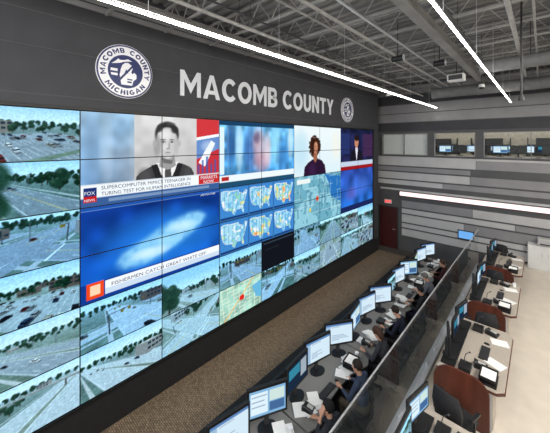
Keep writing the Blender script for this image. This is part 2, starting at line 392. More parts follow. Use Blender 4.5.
def news_portrait(w,h):
    c=Cv(w,h); c.grad((.60,.74,.85),(.38,.54,.72)); c.nz(16,3,.18)
    for i in range(4): c.ell(.05+.09*i,.4,.05,.5,(.80,.88,.94) if i%2 else (.48,.62,.76),.35,.95)
    c.rect(.31,.0,.78,.78,(.84,.84,.84)); 
    c.ell(.55,.62,.5,.55,(.66,.66,.66),.5,.8); c.nz(14,33,.06)
    c.K=(1.48,1.16); c.TX=lambda x,y:((x-.578)*1.48+.540,(y-.78)*1.16+.83)
    c.poly([(.425,.78),(.43,.69),(.45,.645),(.49,.60),(.53,.56),(.63,.56),(.68,.60),(.71,.64),(.725,.70),(.73,.78)],(.24,.24,.25))
    c.ell(.47,.68,.04,.1,(.34,.34,.35),.6,.9); c.ell(.69,.70,.03,.1,(.32,.32,.33),.6,.9)
    c.poly([(.52,.56),(.64,.56),(.585,.78),(.565,.78)],(.92,.92,.92)); c.poly([(.565,.62),(.593,.62),(.603,.78),(.56,.78)],(.30,.30,.31))
    c.poly([(.50,.58),(.53,.57),(.565,.78),(.53,.78)],(.15,.15,.16)); c.poly([(.66,.58),(.63,.57),(.595,.78),(.63,.78)],(.15,.15,.16))
    c.poly([(.548,.46),(.612,.46),(.622,.60),(.58,.64),(.538,.60)],(.60,.60,.60)); c.poly([(.548,.50),(.60,.54),(.612,.50),(.60,.58),(.555,.56)],(.42,.42,.42))
    # rounded hair mass behind the face, swept from a side parting
    c.ell(.578,.255,.065,.150,(.20,.20,.20),1,.3)
    c.ell(.578,.350,.0585,.180,(.77,.77,.77),1,.3)
    c.ell(.574,.285,.050,.110,(.80,.80,.80),1,.4); c.ell(.566,.265,.036,.07,(.90,.90,.90),.8,.9)
    c.ell(.616,.205,.024,.050,(.20,.20,.20),.9,.7); c.ell(.540,.195,.016,.050,(.22,.22,.22),.85,.7); c.ell(.596,.140,.030,.022,(.34,.34,.34),.6,.9)
    c.ell(.530,.38,.024,.15,(.48,.48,.48),.5,.8); c.ell(.625,.38,.018,.15,(.64,.64,.64),.4,.8); c.ell(.565,.40,.02,.04,(.90,.90,.90),.5,.9)
    c.ell(.516,.36,.009,.036,(.66,.66,.66)); c.ell(.640,.36,.009,.036,(.70,.70,.70))
    for x in(.556,.600):
        c.ell(x,.338,.016,.020,(.52,.52,.52),.7,.7); c.ell(x,.342,.009,.007,(.84,.84,.84),.8,.4); c.ell(x,.342,.005,.009,(.12,.12,.12),1,.4); c.ell(x,.314,.016,.007,(.28,.28,.28),.85,.6)
    c.ell(.586,.38,.006,.05,(.60,.60,.60),.8,.8); c.ell(.579,.415,.011,.008,(.48,.48,.48),.8,.7)
    c.ell(.579,.458,.017,.006,(.40,.38,.38),.85,.6); c.ell(.579,.476,.011,.005,(.64,.64,.64),.8,.7); c.ell(.579,.508,.017,.014,(.86,.86,.86),.5,.8)
    c.TX=None
    c.rect(.78,0,1,.78,(.40,.55,.78)); c.poly([(.78,.0),(1,.0),(1,.20),(.78,.26)],(.80,.22,.24)); c.poly([(.78,.26),(1,.20),(1,.24),(.78,.30)],(.95,.96,.98)); c.poly([(.78,.55),(1,.42),(1,.78),(.78,.78)],(.76,.20,.24)); c.poly([(.80,.60),(.92,.30),(.96,.34),(.86,.66)],(.95,.96,.97)); c.ell(.89,.38,.08,.10,(.85,.91,.96),.5,.9)
    for i in range(5): c.rect(.79+.04*i,.62-.05*(i%3),.81+.04*i,.76,(.25,.36,.66),.7)
    c.rect(0,.765,1,.775,(.85,.88,.9)); c.rect(0,.775,.80,.905,(.92,.95,.97)); c.rect(.80,.775,1,.905,(.76,.18,.19)); c.rect(0,.905,1,1,(.22,.36,.58)); c.rect(0,.905,1,.915,(.75,.8,.86)); c.rect(.15,.935,.9,.965,(.7,.78,.86),.5)
    c.rect(.015,.80,.085,.89,(.12,.20,.45)); c.rect(.015,.89,.085,.955,(.75,.12,.13))
    return np.clip(c.a,0,1)
def news_blue(w,h):
    c=Cv(w,h); c.grad((.06,.20,.52),(.08,.38,.78)); c.nz(22,8,.2)
    c.ell(.55,.50,.52,.44,(.16,.52,.90),.75,.95)
    P=[(.20,.70),(.24,.58),(.34,.52),(.44,.44),(.56,.34),(.70,.28),(.82,.28),(.88,.36),(.82,.46),(.74,.54),(.62,.64),(.50,.73),(.38,.77),(.26,.76)]
    b=Cv(w,h); b.poly(P,(1,1,1)); m=b.a[...,0]; k=max(2,w//60)
    for _ in range(3): m=blur(m,k)
    n=vnoise(h,w,9,18); c.mask(np.clip(m*(.7+.6*n),0,1),(.56,.82,.96),.9)
    c.ell(.42,.64,.17,.08,(.84,.95,.99),.8,.95); c.ell(.66,.42,.15,.09,(.80,.94,.99),.8,.95); c.ell(.54,.54,.14,.08,(.66,.88,.98),.5,.95)
    c.rect(0,0,1,.035,(.12,.32,.66)); c.rect(0,.035,1,.042,(.6,.75,.9),.6)
    c.rect(0,.80,1,1,(.06,.20,.52),.85); c.rect(.13,.815,1,.900,(.93,.95,.98)); c.rect(.13,.900,1,.96,(.78,.85,.92)); c.rect(.03,.80,.125,.965,(.92,.28,.10)); c.rect(.05,.83,.105,.93,(.98,.82,.68))
    return np.clip(c.a,0,1)
def tv_blur(w,h):
    c=Cv(w,h); c.grad((.44,.72,.90),(.26,.56,.80)); c.nz(9,4,.3)
    c.rect(.0,.1,.05,.8,(.85,.93,.97)); c.ell(.12,.35,.07,.4,(.16,.32,.55),.8,.9); c.ell(.22,.4,.06,.45,(.75,.90,.97),.8,.9)
    c.ell(.35,.45,.10,.45,(.24,.40,.66),.8,.95); c.ell(.46,.35,.10,.35,(.86,.66,.68),.75,.95); c.ell(.50,.65,.14,.22,(.80,.54,.58),.7,.95); c.ell(.58,.45,.08,.35,(.95,.80,.80),.75,.95); c.ell(.44,.25,.06,.12,(.30,.26,.40),.6,.95)
    c.ell(.70,.35,.1,.45,(.58,.86,.96),.9,.95); c.ell(.82,.55,.12,.4,(.24,.50,.76),.8,.95); c.ell(.94,.3,.06,.4,(.80,.93,.98),.8,.9)
    for i in range(6): c.rect(.08+.13*i,.1,.10+.13*i,.8,(.9,.95,1),.10)
    c.rect(0,0,1,.07,(.10,.25,.38)); c.rect(0,.82,1,.92,(.90,.94,.96)); c.rect(0,.92,1,1,(.12,.30,.42)); c.rect(.02,.84,.10,.9,(.7,.15,.15))
    return np.clip(c.a,0,1)
def tv_woman(w,h):
    c=Cv(w,h); c.grad((.90,.94,.95),(.84,.91,.94)); c.ell(.12,.5,.2,.5,(.72,.86,.92),.8,.9); c.ell(.88,.4,.14,.4,(.92,.92,.88),.8,.9)
    c.K=(.88,.88); c.TX=lambda x,y:((x-.46)*.88+.40,(y-1)*.88+1.0)
    c.poly([(.20,1.02),(.22,.80),(.30,.70),(.40,.63),(.54,.62),(.62,.67),(.70,.79),(.73,1.02)],(.17,.09,.20)); c.ell(.40,.88,.10,.2,(.26,.14,.30),.6,.9)
    c.ell(.455,.33,.120,.23,(.20,.11,.08),1,.3)
    rr=random.Random(4)
    for i in range(80):
        t=rr.uniform(0,6.28); q=rr.uniform(.75,1.08); v=rr.uniform(.7,1.6); c.ell(.455+.12*q*math.cos(t),.33+.23*q*math.sin(t),.020,.032,(.22*v,.12*v,.08*v),.9,.5)
    c.poly([(.44,.42),(.50,.42),(.52,.62),(.47,.72),(.42,.63)],(.60,.38,.29))
    c.ell(.480,.36,.052,.150,(.74,.51,.40),1,.3); c.ell(.497,.30,.028,.06,(.86,.64,.52),.6,.9); c.ell(.470,.33,.009,.011,(.15,.08,.06)); c.ell(.508,.33,.009,.011,(.15,.08,.06)); c.ell(.492,.44,.017,.010,(.60,.24,.24)); c.ell(.445,.38,.015,.10,(.52,.33,.26),.7,.9); c.ell(.505,.38,.006,.03,(.60,.40,.31),.6,.8)
    return np.clip(c.a,0,1)
def tv_anchor(w,h):
    c=Cv(w,h); c.grad((.10,.12,.24),(.14,.14,.30)); c.nz(10,6,.4); c.rect(.65,.1,1,.7,(.25,.16,.3)); c.rect(.0,.1,.25,.6,(.15,.2,.4))
    c.poly([(.25,.85),(.3,.55),(.45,.48),(.6,.55),(.68,.85)],(.10,.10,.14)); c.poly([(.42,.48),(.5,.48),(.46,.8)],(.9,.9,.95)); c.ell(.455,.33,.06,.15,(.75,.52,.42)); c.ell(.455,.22,.065,.08,(.15,.1,.08))
    c.rect(0,.8,1,.92,(.75,.80,.88)); c.rect(0,.92,1,1,(.6,.1,.12)); return np.clip(c.a,0,1)
def tv_purple(w,h):
    c=Cv(w,h); c.grad((.20,.32,.70),(.14,.42,.78)); c.nz(14,16,.3); c.ell(.55,.45,.35,.3,(.30,.46,.85),.6,.9); c.ell(.3,.6,.2,.2,(.45,.40,.78),.5,.9); c.rect(0,.88,1,1,(.1,.15,.35)); return np.clip(c.a,0,1)
USP=[(.03,.12),(.12,.08),(.45,.12),(.62,.10),(.66,.20),(.74,.22),(.80,.25),(.88,.12),(.96,.16),(.93,.30),(.88,.42),(.87,.55),(.80,.68),(.84,.90),(.79,.92),(.74,.76),(.62,.78),(.56,.78),(.50,.94),(.44,.90),(.38,.78),(.27,.78),(.14,.72),(.07,.58),(.03,.35)]
def maps(w,h):
    c=Cv(w,h); c.a[:]=(.20,.42,.66)
    for j in range(2):
        for i in range(3):
            x0=i/3+.006;y0=j/2+.015;sx=1/3-.012;sy=.47
            c.rect(x0,y0,x0+sx,y0+sy,(.24,.52,.80))
            P=[(x0+sx*(.0+1.0*a),y0+sy*(-.02+.98*b)) for a,b in USP]
            c.poly(P,(.85,.90,.92)); P=[(x0+sx*(.02+.96*a),y0+sy*(.01+.93*b)) for a,b in USP]
            m=Cv(w,h); m.poly(P,(1,1,1)); mm=m.a[...,0]; c.mask(mm,(.62,.84,.93))
            n=vnoise(h,w,9,20+i+j*3); n2=vnoise(h,w,4,60+i+j*3)
            for lo,col in((.40,(.40,.70,.90)),(.52,(.58,.84,.74)),(.62,(.93,.88,.58)),(.73,(.93,.60,.40))):
                c.mask(mm*((n*.7+n2*.3+ .08*(i-1))>lo),col,.85)
            c.mask(mm*(n2<.2),(.94,.96,.97),.9)
            for q in range(1,7): c.line(x0+sx*q/7,y0+sy*.12,x0+sx*q/7,y0+sy*.78,.0025,(.3,.36,.42),.4)
            c.rect(x0,y0+sy*.94,x0+sx,y0+sy,(.10,.22,.42))
    return np.clip(c.a,0,1)
def satmap(w,h):
    c=Cv(w,h); c.a[:]=(.42,.66,.74); n=vnoise(h,w,12,5); n2=vnoise(h,w,4,6)
    c.mask((n>.5).astype(float),(.58,.80,.86),.8); c.mask((n2>.72).astype(float),(.26,.48,.58),.6); c.poly([(.6,.0),(1,.1),(1,.7),(.75,.5),(.7,.2)],(.16,.44,.72))
    for i in range(6): c.line(0,.1+.17*i,1,.05+.18*i,.008,(.84,.92,.94),.5); c.line(.1+.16*i,0,.08+.17*i,1,.005,(.84,.92,.94),.5)
    c.rect(.05,.05,.3,.14,(.9,.93,.92)); c.ell(.45,.5,.03,.05,(.85,.3,.15)); c.ell(.3,.7,.02,.04,(.9,.8,.2)); return np.clip(c.a,0,1)
def citymap(w,h):
    c=Cv(w,h); c.a[:]=(.60,.78,.72); c.nz(10,6,.2)
    for i in range(8): c.line(0,.05+.13*i,1,.12*i,.014,(.92,.93,.85),.9); c.line(.03+.13*i,0,.1+.12*i,1,.01,(.92,.93,.85),.9)
    c.line(.1,1,.8,0,.03,(.9,.75,.45)); c.ell(.5,.5,.06,.09,(.85,.15,.12)); c.poly([(.75,.3),(1,.2),(1,.8),(.85,.7)],(.4,.7,.85)); return np.clip(c.a,0,1)
def darkscr(w,h):
    c=Cv(w,h); c.a[:]=(.07,.08,.11); c.rect(.05,.08,.95,.12,(.2,.25,.3)); c.rect(.1,.3,.5,.34,(.12,.14,.17)); return c.a
def picmesh(name,a,W,H):
    h,w,_=a.shape
    ys=np.linspace(0,W,w); zs=np.linspace(H,0,h)
    v=np.zeros((h,w,3)); v[...,1]=ys[None,:]; v[...,2]=zs[:,None]; v=v.reshape(-1,3)
    i=np.arange((h-1)*w).reshape(h-1,w)[:,:-1].ravel(); f=np.stack([i+w,i+w+1,i+1,i],1)
    me=D.meshes.new(name); me.vertices.add(len(v)); me.vertices.foreach_set('co',v.ravel())
    me.loops.add(f.size); me.loops.foreach_set('vertex_index',f.ravel().astype(np.int32))
    me.polygons.add(len(f)); me.polygons.foreach_set('loop_start',np.arange(0,f.size,4,dtype=np.int32))
    me.update(calc_edges=True)
    at=me.color_attributes.new('Col','FLOAT_COLOR','POINT')
    l=np.where(a<=.04045,a/12.92,((a+.055)/1.055)**2.4); rgba=np.ones((len(v),4)); rgba[:,:3]=l.reshape(-1,3)
    at.data.foreach_set('color',rgba.astype(np.float32).ravel()); me.materials.append(M_vc); me.validate(); return me

# ------------------------------------------------------------ room shell
FWY=15.0
g=G().box(-7.6,-1.75,-4,FWY,-.12,0); mk('floor',g,M_floor,kind='structure',label='dark carpeted control room floor')
g=G().box(-1.75,4.5,-4,FWY,-.12,.7); mk('floor.001',g,M_beige,kind='structure',label='beige tiled raised tier floor')
g=G().box(-6.0,-4.63,-4,14.0,0.0,.10); mk('floor.002',g,M_carpet,kind='structure',label='brown woven carpet strip below the video wall')
g=G().box(-4.62,-4.38,-4,14.0,0.0,.16); mk('trim_1',g,M_blackm,kind='structure',bevel=.01,label='black kerb edging the carpet')
g=G().box(-6.5,-6.2,-4,14,0,8.6); g.box(-6.2,-6.0,-4,14,6.12,8.6); g.box(-6.2,-6.0,-4,14,0,.74); g.box(-6.2,-6.0,13.45,14.0,.74,6.12); g.box(-6.2,-6.0,-4,-.27,.74,6.12)
mk('wall_left',g,M_wall,kind='structure')
g=G().box(-6.0,-5.985,-4,14,.1,.74); mk('baseboard_left',g,M_blackm,kind='structure')
for i,z in enumerate((6.28,7.05,7.62)):
    mk('trim_%d'%(2+i),G().box(-5.999,-5.992,-4,14,z,z+.01),M_dgrey,kind='structure')
mk('trim_5',G().box(-5.999,-5.96,-4,14,7.9,8.0),M_grey,kind='structure')
g=G().box(-7.6,-7.4,14,FWY,0,8.6); g.box(-7.4,-6.5,13.8,14.0,0,8.6); mk('wall_alcove',g,M_wall,kind='structure')
Y0=-.17; R=.875; CW=1.5; ZB=.81; ZT=ZB+6*R
g=G().box(-6.19,-5.97,Y0-.08,13.41,ZB-.06,ZB-.008); g.box(-6.19,-5.97,Y0-.08,13.41,ZT+.008,ZT+.055); g.box(-6.19,-5.97,13.34,13.44,ZB-.008,ZT+.008); g.box(-6.19,-5.97,Y0-.08,Y0-.01,ZB-.008,ZT+.008)
mk('video_wall_frame',g,M_black,label='black metal frame around the large video wall',cat='frame')
wins=[(-6.2,-4.0),(-3.72,-2.12),(-1.82,1.2),(1.25,3.9)]
WZ0,WZ1=4.84,5.92
g=G().box(-7.6,4.5,FWY,FWY+.2,0,WZ0); g.box(-7.6,4.5,FWY,FWY+.2,WZ1,8.6)
xs=[-7.6]+[q for w in wins for q in w]+[4.5]
for i in range(0,len(xs),2): g.box(xs[i],xs[i+1],FWY,FWY+.2,WZ0,WZ1)
mk('wall_back',g,M_dgrey,kind='structure')
rr=random.Random(11); tn=6
def strip(x0,x1,z0,z1,mat,t=.03):
    global tn
    mk('trim_%d'%tn,G().box(x0,x1,FWY-t,FWY-.001,z0,z1),mat,kind='structure'); tn+=1
z=.78; row=0
while z<4.6:
    hh=[.34,.20,.38,.22][row%4]
    if not(2.66<z+hh/2<3.16 ):
        x=-5.2 if z<2.3 else -7.3
        while x<4.4:
            L=rr.uniform(2.4,5.5); x1=min(x+L,4.45)
            q=rr.random()
            if q<.40: strip(x,x1-.02,z,z+hh,M_grey)
            elif q<.84: strip(x,x1-.02,z,z+hh,M_lgrey)
            x=x1
    z+=hh+.07; row+=1
strip(-6.3,4.45,3.03,3.12,M_lgrey)
z=6.04
while z<8.2:
    strip(-7.3,4.45,z,z+.42,M_grey if int(z*2)%2 else M_wall); z+=.46
strip(-7.3,4.45,4.68,4.76,M_lgrey,.05)
mk('wall_right',G().box(4.5,4.7,-4,FWY+.2,0,8.6),M_lgrey,kind='structure')
g=G(); pr=[]; y=-4
while y<FWY: pr+= [(y,8.5),(y+.10,8.5),(y+.13,8.44),(y+.22,8.44),(y+.25,8.5)]; y+=.25
n=len(pr); v=[(-7.6,a,b) for a,b in pr]+[(4.5,a,b) for a,b in pr]
g.add(v,[(i,i+1,n+i+1,n+i) for i in range(n-1)]); g.box(-7.6,4.5,-4,FWY,8.55,8.6)
mk('ceiling',g,M_deck,kind='structure')

for i,(a,b) in enumerate(wins):
    w=top('window_%d'%(i+1),'grey framed observation window','window'); w['kind']='structure'; del w['category']
    g=G(); t=.025
    g.box(a,b,FWY-.04,FWY+.1,WZ0,WZ0+t); g.box(a,b,FWY-.04,FWY+.1,WZ1-t,WZ1); g.box(a,a+t,FWY-.04,FWY+.1,WZ0+t,WZ1-t); g.box(b-t,b,FWY-.04,FWY+.1,WZ0+t,WZ1-t)
    mids=[] if i==1 else [(a+b)/2]
    for m_ in mids: g.box(m_-.012,m_+.012,FWY-.03,FWY+.08,WZ0+t,WZ1-t)
    mk('frame',g,M_grey,parent=w)
    mk('pane',G().add([(a+t,FWY+.03,WZ0+t),(b-t,FWY+.03,WZ0+t),(b-t,FWY+.03,WZ1-t),(a+t,FWY+.03,WZ1-t)],[(0,1,2,3)]),M_wglass,parent=w)
    if i==0:
        g=G()
        for k in range(17): g.box(a+t,b-t,FWY+.12,FWY+.135,WZ0+.04+k*.058,WZ0+.04+k*.058+.05)
        bl=mk('window_blind',g,M_white,label='pale grey slatted blind behind the observation window',cat='blind')
g=G().box(-7.6,4.5,18,18.15,4.1,7.2); mk('wall_observation_room',g,pmat('warm_wall',(.72,.70,.67),.7),kind='structure')
mk('floor.003',G().box(-7.6,4.5,FWY+.2,18,4.0,4.1),M_floor,kind='structure')
mk('ceiling.001',G().box(-7.6,4.5,FWY+.2,18.15,7.0,7.1),M_white,kind='structure')
for x in (-5.4,-3,-.9,1.2,3.2):
    f=top('ceiling_panel_light','white recessed ceiling panel light in observation room','ceiling light',(x,16.6,6.92),group='observation room panel lights')
    mk('housing',G().box(-.6,.6,-.32,.32,.03,.079),M_white,parent=f); mk('diffuser',G().box(-.56,.56,-.28,.28,0.0,.03),emis('panel',(1,.97,.9),12),parent=f)
for i,x in enumerate((-4.1,-1.9,.3,2.4)):
    sh=top('wall_shelf_unit','dark shelf unit with binders in the observation room','shelf',(x,17.98,4.9),group='observation room shelves')
    mk('board',G().box(-.8,.8,-.25,0,0,.03).box(-.8,.8,-.25,0,.45,.48).box(-.8,-.77,-.25,0,.03,.8).box(.77,.8,-.25,0,.03,.8),M_dark,parent=sh)
    mk('binder_row',G().box(-.7,-.1,-.2,-.02,.03,.36).box(.0,.6,-.2,-.02,.03,.33).box(-.5,.5,-.2,-.02,.48,.78),M_dark,parent=sh)

d=top('door_1','dark red door in the far wall','door',(-5.87,FWY,0)); d['kind']='structure'; del d['category']
mk('frame',G().box(-.5,-.44,-.05,0,0,2.16).box(.44,.5,-.05,0,0,2.16).box(-.44,.44,-.05,0,2.1,2.16),M_dark,parent=d)
mk('leaf',G().box(-.44,.44,-.04,-.005,0,2.1),M_red,parent=d)
mk('handle',G().cyl((.34,-.09,1.0),(.22,-.09,1.0),.012).cyl((.34,-.04,1.0),(.34,-.1,1.0),.014),M_alu,parent=d)
e=top('exit_sign','small red exit sign above the door','exit sign',(-5.87,FWY-.06,2.3))
mk('housing',G().box(-.18,.18,-.04,.0,0,.2),M_white,parent=e)
v,f=textgeo('EXIT',.16,.002,0); mk('lettering',G().add([(a,-.043,b+.045) for a,b,c in v],f),emis('exit_red',(1,.1,.08),2.5),parent=e)
mk('bracket',G().box(-.03,.03,0,.055,.05,.15),M_white,parent=e)
l=top('wall_light_strip','long softly glowing light strip on the far wall','wall light',(0,FWY-.031,2.80))
mk('housing',G().box(-5.25,3.6,-.12,0,.0,.2),M_alu,parent=l); mk('diffuser',G().box(-5.25,3.6,-.14,-.12,.005,.195),M_ledlow,parent=l)

# ------------------------------------------------------------ video wall
RX=[128,128,128,88,88,60,60,48,48]; RY=[72,72,72,50,50,34,34,27,27]
def region(fn,c0,c1,r0,r1):
    w=sum(RX[c]-1 for c in range(c0,c1+1))+1; h=(RY[c0]-1)*(r1-r0+1)+1
    a=fn(w,h); x=0
    for c in range(c0,c1+1):
        for r in range(r0,r1+1):
            yy=(r-r0)*(RY[c0]-1); cell[(c,r)]=a[yy:yy+RY[c0],x:x+RX[c]]
        x+=RX[c]-1
cell={}
region(news_portrait,1,2,0,1); region(news_blue,1,2,2,3); region(tv_blur,3,4,0,1); region(maps,3,4,2,3)
region(tv_woman,5,6,0,1); region(tv_anchor,7,8,0,1); region(tv_purple,7,8,2,3); region(satmap,5,6,2,3)
region(darkscr,4,4,4,4); region(citymap,3,3,5,5)
desc={}
def ds(c0,r0,t):
    for c in(c0,c0+1):
        for r in(r0,r0+1): desc[(c,r)]=t
ds(1,0,'news broadcast with monochrome portrait'); ds(1,2,'blue underwater news footage'); ds(3,0,'blurred television footage'); ds(3,2,'coloured weather maps')
ds(5,0,'curly-haired person in dark purple top'); ds(5,2,'teal aerial map'); ds(7,0,'dark television news anchor'); ds(7,2,'violet-blue television footage')
desc[(4,4)]='nearly black idle picture'; desc[(3,5)]='green street map'
kinds={(0,0):'parking',(0,1):'street',(0,2):'intersection',(0,3):'parking',(0,4):'highway',(0,5):'highway',(1,4):'intersection',(2,4):'street',(1,5):'highway',(2,5):'aerial'}
kc=['intersection','highway','street','aerial','parking']
words={'parking':'car park','intersection':'road junction','highway':'multi-lane highway','street':'street with traffic','aerial':'road junction'}
scr={}; casemesh=None
for c in range(9):
    for r in range(6):
        if (c,r) not in cell:
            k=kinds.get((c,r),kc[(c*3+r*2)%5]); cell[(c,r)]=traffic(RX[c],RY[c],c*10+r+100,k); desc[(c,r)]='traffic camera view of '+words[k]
        e=top('video_screen','video wall screen showing '+desc[(c,r)],'screen',(-6.0,Y0+c*CW,ZT-(r+1)*R),group='video wall screens')
        if casemesh is None:
            o=mk('casing',G().box(-.195,-.002,.003,CW-.003,.003,R-.003),M_black,parent=e); casemesh=o.data
        else:
            o=D.objects.new('casing',casemesh); COL.objects.link(o); o.parent=e
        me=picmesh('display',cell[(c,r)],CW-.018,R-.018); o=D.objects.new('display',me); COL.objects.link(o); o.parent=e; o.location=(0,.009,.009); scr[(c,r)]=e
def caption(s,c,r,y,z,size,mat,width=None,name='caption_text'):
    v,f=textgeo(s,size,0,0,'LEFT'); mx=max(a[0] for a in v); k=(width/mx) if width else 1
    mk(name,G().add([(.004,y+a*k,z+b) for a,b,_ in v],f),mat,parent=scr[(c,r)])
caption('SUPERCOMPUTER MIMICS TEENAGER IN',1,1,.33,.30,.10,M_dtext,1.85)
caption('TURING TEST FOR HUMAN INTELLIGENCE',1,1,.33,.19,.10,M_dtext,1.85)
caption('FOX',1,1,.06,.225,.09,M_wtext,.17); caption('NEWS',1,1,.06,.105,.065,M_wtext,.17)
caption('MARKETS',1,1,2.45,.285,.12,M_wtext,.48); caption('NOW',1,1,2.53,.18,.11,M_wtext,.30)
caption('FISHERMEN CATCH GREAT WHITE OFF',1,3,.50,.20,.10,M_dtext,2.1)
caption('AFP/YOUTUBE',1,2,2.45,.76,.06,M_wtext,.42)

# ------------------------------------------------------------ lettering + seals
sg=top('wall_sign','silver raised letters reading MACOMB COUNTY on charcoal wall','wall lettering',(-6.0,3.25,6.56))
x=0; lay=[]
for chh in 'MACOMB COUNTY':
    P,w_=glyph(chh)
    if chh!=' ': lay.append((chh,x)); x+=w_+.14
    else: x+=.40
kx=6.5/(x-.14)
for chh,x0 in lay:
    P,_=glyph(chh); g=G()
    for i,q in enumerate(P): g.prism([((x0+a)*kx,b*.59) for a,b in q],.002,.018,'x')
    mk('letter',g,M_silver,parent=sg)
def ringpts(r,n=48): return [(math.cos(2*math.pi*i/n)*r,math.sin(2*math.pi*i/n)*r) for i in range(n)]
def seal(y,z,rad):
    s=top('county_seal','round white and navy county seal on charcoal wall','seal',(-5.999,y,z),group='county seals')
    mk('disc',G().prism(ringpts(rad),.0,.03,'x'),M_whiten,parent=s)
    g=G(); n=48
    for r0,r1 in((.985,.93),):
        a=ringpts(rad*r0);b=ringpts(rad*r1)
        g.add([(.033,p,q) for p,q in a]+[(.033,p,q) for p,q in b],[(k,(k+1)%n,n+(k+1)%n,n+k) for k in range(n)])
    mk('ring',g,M_navy,parent=s)
    mk('emblem_field',G().prism(ringpts(rad*.62),.030,.032,'x'),M_navy,parent=s)
    g=G(); hgt=rad*.18
    def arc(txt,c0,total,low):
        gl=[glyph(ch,.26) for ch in txt]; W_=sum(w for _,w in gl)+.26*(len(gl)-1); k=math.radians(total)/W_; x=0
        for P,w in gl:
            for q in P:
                pts=[]
                for a,b in q:
                    t=(x+a)*k-math.radians(total)/2
                    ang=math.radians(c0)+(t if low else -t); rr_=rad*.875-b*hgt if low else rad*.695+b*hgt
                    pts.append((math.cos(ang)*rr_,math.sin(ang)*rr_))
                g.prism(pts,.031,.034,'x')
            x+=w+.26
    arc('MACOMB COUNTY',90,210,False); arc('MICHIGAN',270,112,True)
    mk('lettering',g,M_navy,parent=s)
    g=G(); R2=rad*.58; sc=lambda P:[(a*R2,b*R2) for a,b in P]
    g.prism(sc([(-.28,-.86),(.38,-.86),(.46,-.55),(.66,-.36),(.66,-.12),(.52,.02),(.40,-.10),(.33,.02),(.42,.26),(.34,.46),(.14,.60),(-.06,.56),(-.22,.40),(-.32,.10),(-.38,-.25),(-.32,-.6)]),.032,.034,'x')
    g.prism(sc([(-.86,.40),(-.62,.60),(-.46,.78),(-.34,.70),(-.10,.74),(.12,.84),(.38,.74),(.12,.68),(-.14,.62),(-.34,.52),(-.56,.46)]),.032,.0342,'x')
    g.prism(sc([(-.92,-.05),(-.50,-.05),(-.50,.12),(-.90,.12)]),.032,.0342,'x'); g.prism(sc([(-.86,-.32),(-.50,-.32),(-.50,-.17),(-.90,-.17)]),.032,.0342,'x')
    mk('emblem',g,M_whiten,parent=s)
    g=G(); g.prism(sc([(-.56,-.68),(-.46,-.76),(.54,.48),(.46,.56)]),.0345,.036,'x'); g.prism(sc([(-.10,-.12),(.02,.18),(.14,-.12),(.02,-.04)]),.0345,.0362,'x'); g.prism(sc([(.08,-.70),(.36,-.70),(.36,-.60),(.08,-.60)]),.0345,.0362,'x'); g.prism(sc([(.08,-.52),(.40,-.52),(.40,-.44),(.08,-.44)]),.0345,.0362,'x')
    mk('emblem_detail',g,M_navy,parent=s)
seal(2.085,6.88,.52); seal(10.86,6.85,.52)

# ------------------------------------------------------------ ceiling gear
g=G(); 
for z0 in(7.88,8.34): g.box(-7.35,4.45,-.025,.025,z0,z0+.035)
x=-7.3;up=True
while x<4.2:
    a,b=(7.90,8.35) if up else (8.35,7.90); g.cyl((x,0,a),(x+.34,0,b),.010,n=6); x+=.34; up=not up
j0=top('roof_joist','grey painted open-web steel roof joist','roof joist',(0,0.6,0),group='roof joists'); mk('truss',g,M_joist,parent=j0)
for k in range(1,13): clone(j0,(0,.6+1.15*k,0))
for i,x in enumerate((-5.0,-1.6,2.0)):
    b=top('roof_girder','deep grey steel roof girder','roof beam',(x,0,0),group='roof girders')
    mk('beam',G().box(-.08,.08,-4,14.9,7.83,7.85).box(-.01,.01,-4,14.9,7.67,7.83).box(-.08,.08,-4,14.9,7.65,7.67),M_deck,parent=b)
for i,(x,z,r,m_) in enumerate([(-4.2,7.72,.035,M_joist),(-3.9,7.78,.018,M_dark),(-3.1,7.78,.02,M_joist),(-2.7,7.68,.03,M_joist),(-2.35,7.74,.022,M_alu),(-1.2,7.74,.025,M_dark),(-.4,7.70,.04,M_joist),(-.1,7.76,.02,M_joist),(.5,7.66,.03,M_dark)]):
    p=top('ceiling_pipe','thin grey ceiling service pipe','pipe',(x,0,z),group='ceiling pipes'); mk('pipe_run',G().cyl((0,-3.5,0),(0,14.9,0),r,n=10),m_,parent=p)
    for y in range(0,15,3): mk('hanger',G().cyl((0,y+.5,0),(0,y+.5,8.45-z),.006,n=6),M_dark,parent=p)
def duct(x0,x1,y,z,r):
    p=top('air_duct','round dull grey air duct under the roof','duct',(0,y,z),group='air ducts')
    g=G(); x=x0
    g.cyl((x0,0,0),(x1,0,0),r,n=24)
    mk('duct_tube',g,M_duct,parent=p,smooth=False)
    while x<x1: mk('seam_ring',G().cyl((x,0,0),(x+.04,0,0),r+.015,n=24),M_duct,parent=p); x+=1.5
    mk('hanger',G().cyl((x0+1,0,r),(x0+1,0,8.45-z),.01),M_dark,parent=p); mk('hanger',G().cyl((x1-1,0,r),(x1-1,0,8.45-z),.01),M_dark,parent=p)
duct(-3.2,4.4,12.6,7.42,.2); duct(-1.2,4.4,9.2,7.46,.16)
def led(x,y0,y1,z,lab,sc=1):
    l=top('linear_ceiling_light',lab,'ceiling light',(x,0,z),group='linear ceiling lights')
    mk('housing',G().box(-.020,.020,y0,y1,.028,.05),M_duct,parent=l)
    mk('diffuser',G().box(-.014,.014,y0+.01,y1-.01,0.014,.028),M_led,parent=l)
    mk('added_uplight',G().box(-.014,.014,y0+.01,y1-.01,.05,.056),emis('added_uplight_glow',(1,.98,.95),18),parent=l)  # added glowing strip on top of the housing, brightens the ceiling
    y=y0+.6
    while y<y1: mk('suspension_cable',G().cyl((0,y,.056),(0,y,8.45-z),.004,n=6),M_alu,parent=l); y+=2.4
led(-3.55,-1.5,14.7,7.05,'long glowing linear light suspended near the video wall')
led(-.87,-1.5,14.2,7.0,'long glowing linear light suspended over the raised tier')
